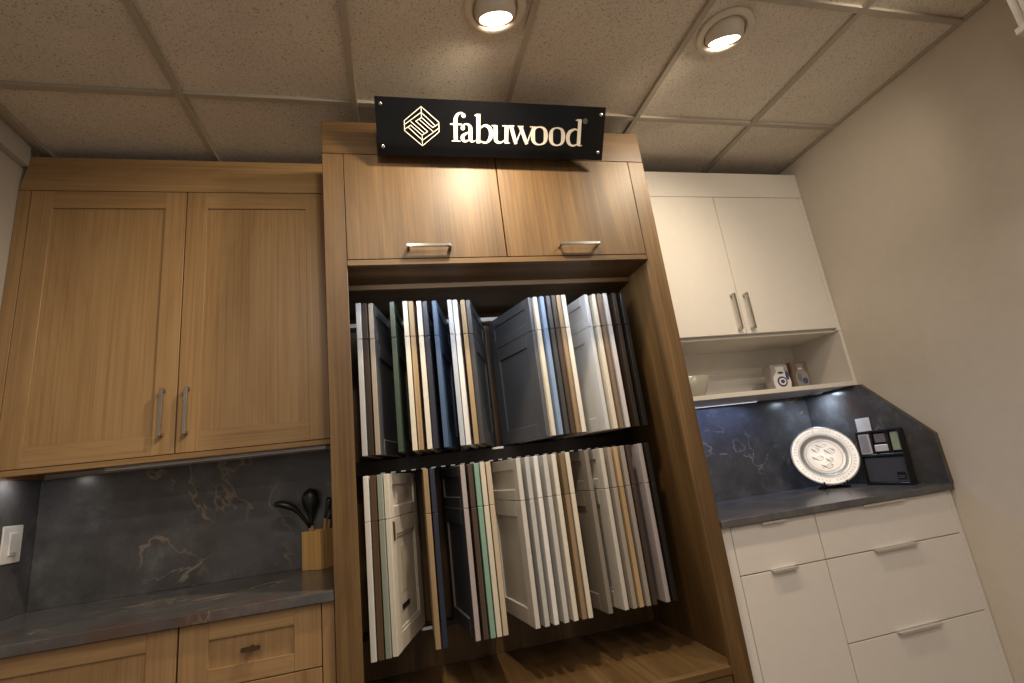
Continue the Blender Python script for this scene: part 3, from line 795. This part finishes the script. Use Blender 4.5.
bw = MB().lathe([(0, 0), (.060, 0), (.066, .004), (.110, .100), (.107, .101), (.103, .096), (.060, .008), (0, .006)], Matrix.Translation((1.095, -.20, 1.4085)) , n=48)
tag(bw.build('bowl', GLASS), 'frosted flared glass bowl at the left end of the open shelf', 'bowl')

# ------------------------------------------------------------------ left counter: utensil holder and utensils, switch
h = MB()
w = .007; hw, hd = .0495, .040; bz1 = .144
h.box(-hw, hw, -hd, -hd + w, 0, bz1, .001); h.box(-hw, hw, hd - w, hd, 0, bz1, .001)
h.box(-hw, -hw + w, -hd + w, hd - w, 0, bz1, .001); h.box(hw - w, hw, -hd + w, hd - w, 0, bz1, .001)
h.box(-hw + w, hw - w, -hd + w, hd - w, 0, .008)
h = h.build('utensil_holder', BAMBOO); h.location = (-.6305, -.089, .904); h.rotation_euler = (0, 0, -.648)
tag(h, 'square bamboo utensil holder on the left dark counter beside the tower', 'holder')
def utensil(name, label, foot, neck, headpts, headr, sq=None):
    t = thing(name, label, 'utensil', foot, 'kitchen utensils in the bamboo holder')
    MB().tube([foot, neck], [.0055, .007], n=12).build('handle', HANDLEWOOD, t)
    MB().tube([neck] + headpts, headr, n=16, sq=sq).build('head', BLACK, t)
utensil('ladle', 'black round-headed ladle rising from the middle of the holder', (-.640, -.069, .915), (-.660, -.070, 1.066),
        [(-.661, -.071, 1.080), (-.662, -.071, 1.098), (-.663, -.072, 1.114), (-.663, -.072, 1.134), (-.663, -.073, 1.156), (-.663, -.073, 1.180), (-.663, -.073, 1.198), (-.664, -.073, 1.208), (-.664, -.073, 1.214)],
        [.0085, .0085, .009, .012, .023, .031, .0335, .0260, .0150, .004], sq=(.65, 1))
utensil('spoon', 'black curved spoon leaning out to the left of the holder', (-.628, -.096, .915), (-.662, -.090, 1.062),
        [(-.679, -.093, 1.090), (-.697, -.098, 1.118), (-.717, -.103, 1.143), (-.742, -.106, 1.158), (-.767, -.108, 1.167), (-.788, -.110, 1.168), (-.794, -.110, 1.167)],
        [.009, .011, .0130, .019, .024, .023, .016, .004], sq=(1, .62))
utensil('spatula', 'wood-handled black utensil leaning right in the holder, nearest the ladle', (-.616, -.092, .915), (-.602, -.094, 1.090),
        [(-.600, -.094, 1.105), (-.594, -.095, 1.125), (-.588, -.096, 1.150), (-.584, -.097, 1.17)], [.006, .006, .008, .012, .010], sq=(.5, 1))
utensil('turner', 'wood-handled utensil at the right edge of the holder, mostly behind the tower', (-.612, -.080, .915), (-.590, -.080, 1.082),
        [(-.580, -.080, 1.10), (-.575, -.080, 1.13), (-.570, -.080, 1.16)], [.006, .006, .012, .012], sq=(.5, 1))
sw = thing('light_switch', 'white wide light switch on the dark stone at the far left', 'switch', (XL + .021, -.142, 1.146))
xs = XL + .0215
MB().box(xs, xs + .006, -.190, -.094, 1.083, 1.209, .002, seg=2).build('wall_plate', SWITCHM, sw)
k = MB().box(xs + .0062, xs + .0105, -.161, -.123, 1.108, 1.184, .0015).build('rocker', SWITCHM, sw)
MB().box(xs + .0107, xs + .0112, -.155, -.129, 1.1155, 1.1175).build('indicator_line', SWITCHD, k)

# ------------------------------------------------------------------ white cabinet high on the right wall, near the camera
c = thing('wall_cabinet', 'corner of a white wall cabinet high on the right wall near the ceiling', 'cabinet', (1.77, -1.9, 2.27))
m = MB().box(1.628, XR - .002, -2.35, -1.522, 2.285, 2.632, .001); m.build('carcass', WHITE, c)
MB().box(1.607, 1.627, -2.35, -1.545, 2.29, 2.632, .0015).build('door', WHITE, c)
MB().box(1.612, 1.627, -1.543, -1.522, 2.285, 2.632, .001).build('end_stile', NICHE, c)
MB().box(1.592, 1.645, -2.35, -1.517, 2.262, 2.2845, .003).build('light_rail', WHITE, c)

# ------------------------------------------------------------------ lighting
def area(name, loc, size, e, col, direction=(0, 0, -1), sy=None, spread=None):
    l = bpy.data.lights.new(name, 'AREA'); l.energy = e; l.color = col; l.size = size
    if sy: l.shape = 'RECTANGLE'; l.size_y = sy
    if spread: l.spread = spread
    o = bpy.data.objects.new(name, l); COL.objects.link(o); o.location = loc
    o.rotation_euler = Vector(direction).to_track_quat('-Z', 'Y').to_euler()
    return o
area('tower_led', (.15, -.604, 1.9685), 1.08, 6.5, (.82, .89, 1.0), (0, .35, -1), sy=.010)
area('shelf_led', (1.20, -.10, 1.3735), .66, 1.2, (.36, .50, 1.0), (0, 0, -1), sy=.012)
def puck(x, y, z, label, e, col):
    t = thing('puck_light', label, 'light', (x, y, z), 'round lights under the wall cabinets')
    MB().lathe([(0, 0), (.032, 0), (.032, -.006), (.028, -.009), (0, -.009)], Matrix.Translation((x, y, z)), n=28).build('housing', ALU, t)
    MB().lathe([(0, -.0092), (.024, -.0092), (.024, -.0105), (0, -.0105)], Matrix.Translation((x, y, z)), n=28).build('lens', LEDOFF, t)
    area('puck_glow', (x, y, z - .013), .04, e, col).data.shape = 'DISK'
puck(1.85, -.17, 1.386, 'round light under the white shelf near the side wall', .8, (.70, .83, 1))
puck(-1.59, -.22, 1.385, 'round light under the oak wall cabinet at its left end', .3, (1, .95, .9))
for (p, q, e) in (((-.28, -1.78, ZC - .03), (-.76, -.3, 1.80), 38), ((1.40, -1.78, ZC - .03), (1.56, -.34, 2.1), 24)):   # next row of gimbal lamps, above the camera's view
    l = bpy.data.lights.new('gimbal spot', 'SPOT'); l.energy = e; l.color = (1, .85, .64); l.spot_size = math.radians(72); l.spot_blend = 1.0; l.shadow_soft_size = .05
    o = bpy.data.objects.new('gimbal_spot', l); COL.objects.link(o); o.location = p
    o.rotation_euler = (Vector(q) - Vector(p)).to_track_quat('-Z', 'Y').to_euler()
for (x, y, e) in ((-.75, -2.33, 6.5), (.30, -2.33, 7), (1.30, -2.33, 7.5), (-.75, -3.45, 8), (.30, -3.45, 9), (1.30, -3.45, 9)):  # unseen fill lamps added over and behind the camera to raise the ambient
    area('added_room_fill', (x, y, ZC - .008), .14, e, (1, .89, .78)).data.shape = 'DISK'
w = bpy.data.worlds.new('showroom'); scn.world = w; w.use_nodes = True
w.node_tree.nodes['Background'].inputs[0].default_value = (1, .92, .83, 1); w.node_tree.nodes['Background'].inputs[1].default_value = .36

# ------------------------------------------------------------------ camera
F, YAW, PITCH, ROLL = 495.9834, -.248, .2554, -.1252
cy_, sy_, cp_, sp_ = math.cos(YAW), math.sin(YAW), math.cos(PITCH), math.sin(PITCH)
fwd = Vector((-sy_ * cp_, cy_ * cp_, sp_)); rt = Vector((cy_, sy_, 0)); up = rt.cross(fwd)
r2 = rt * math.cos(ROLL) + up * math.sin(ROLL); u2 = -rt * math.sin(ROLL) + up * math.cos(ROLL)
cam = bpy.data.cameras.new('camera'); co = bpy.data.objects.new('camera', cam); COL.objects.link(co)
cam.sensor_width = 36; cam.sensor_fit = 'HORIZONTAL'; cam.lens = F / 1024 * 36; cam.clip_start = .02
M = Matrix((r2, u2, -fwd)).transposed().to_4x4(); M.translation = Vector((-.3022, -2.3493, 1.178)); co.matrix_world = M
scn.camera = co
vs = scn.view_settings
vs.view_transform = 'Standard'; vs.look = 'None'; vs.gamma = 1; vs.use_curve_mapping = False; vs.exposure = 0.0
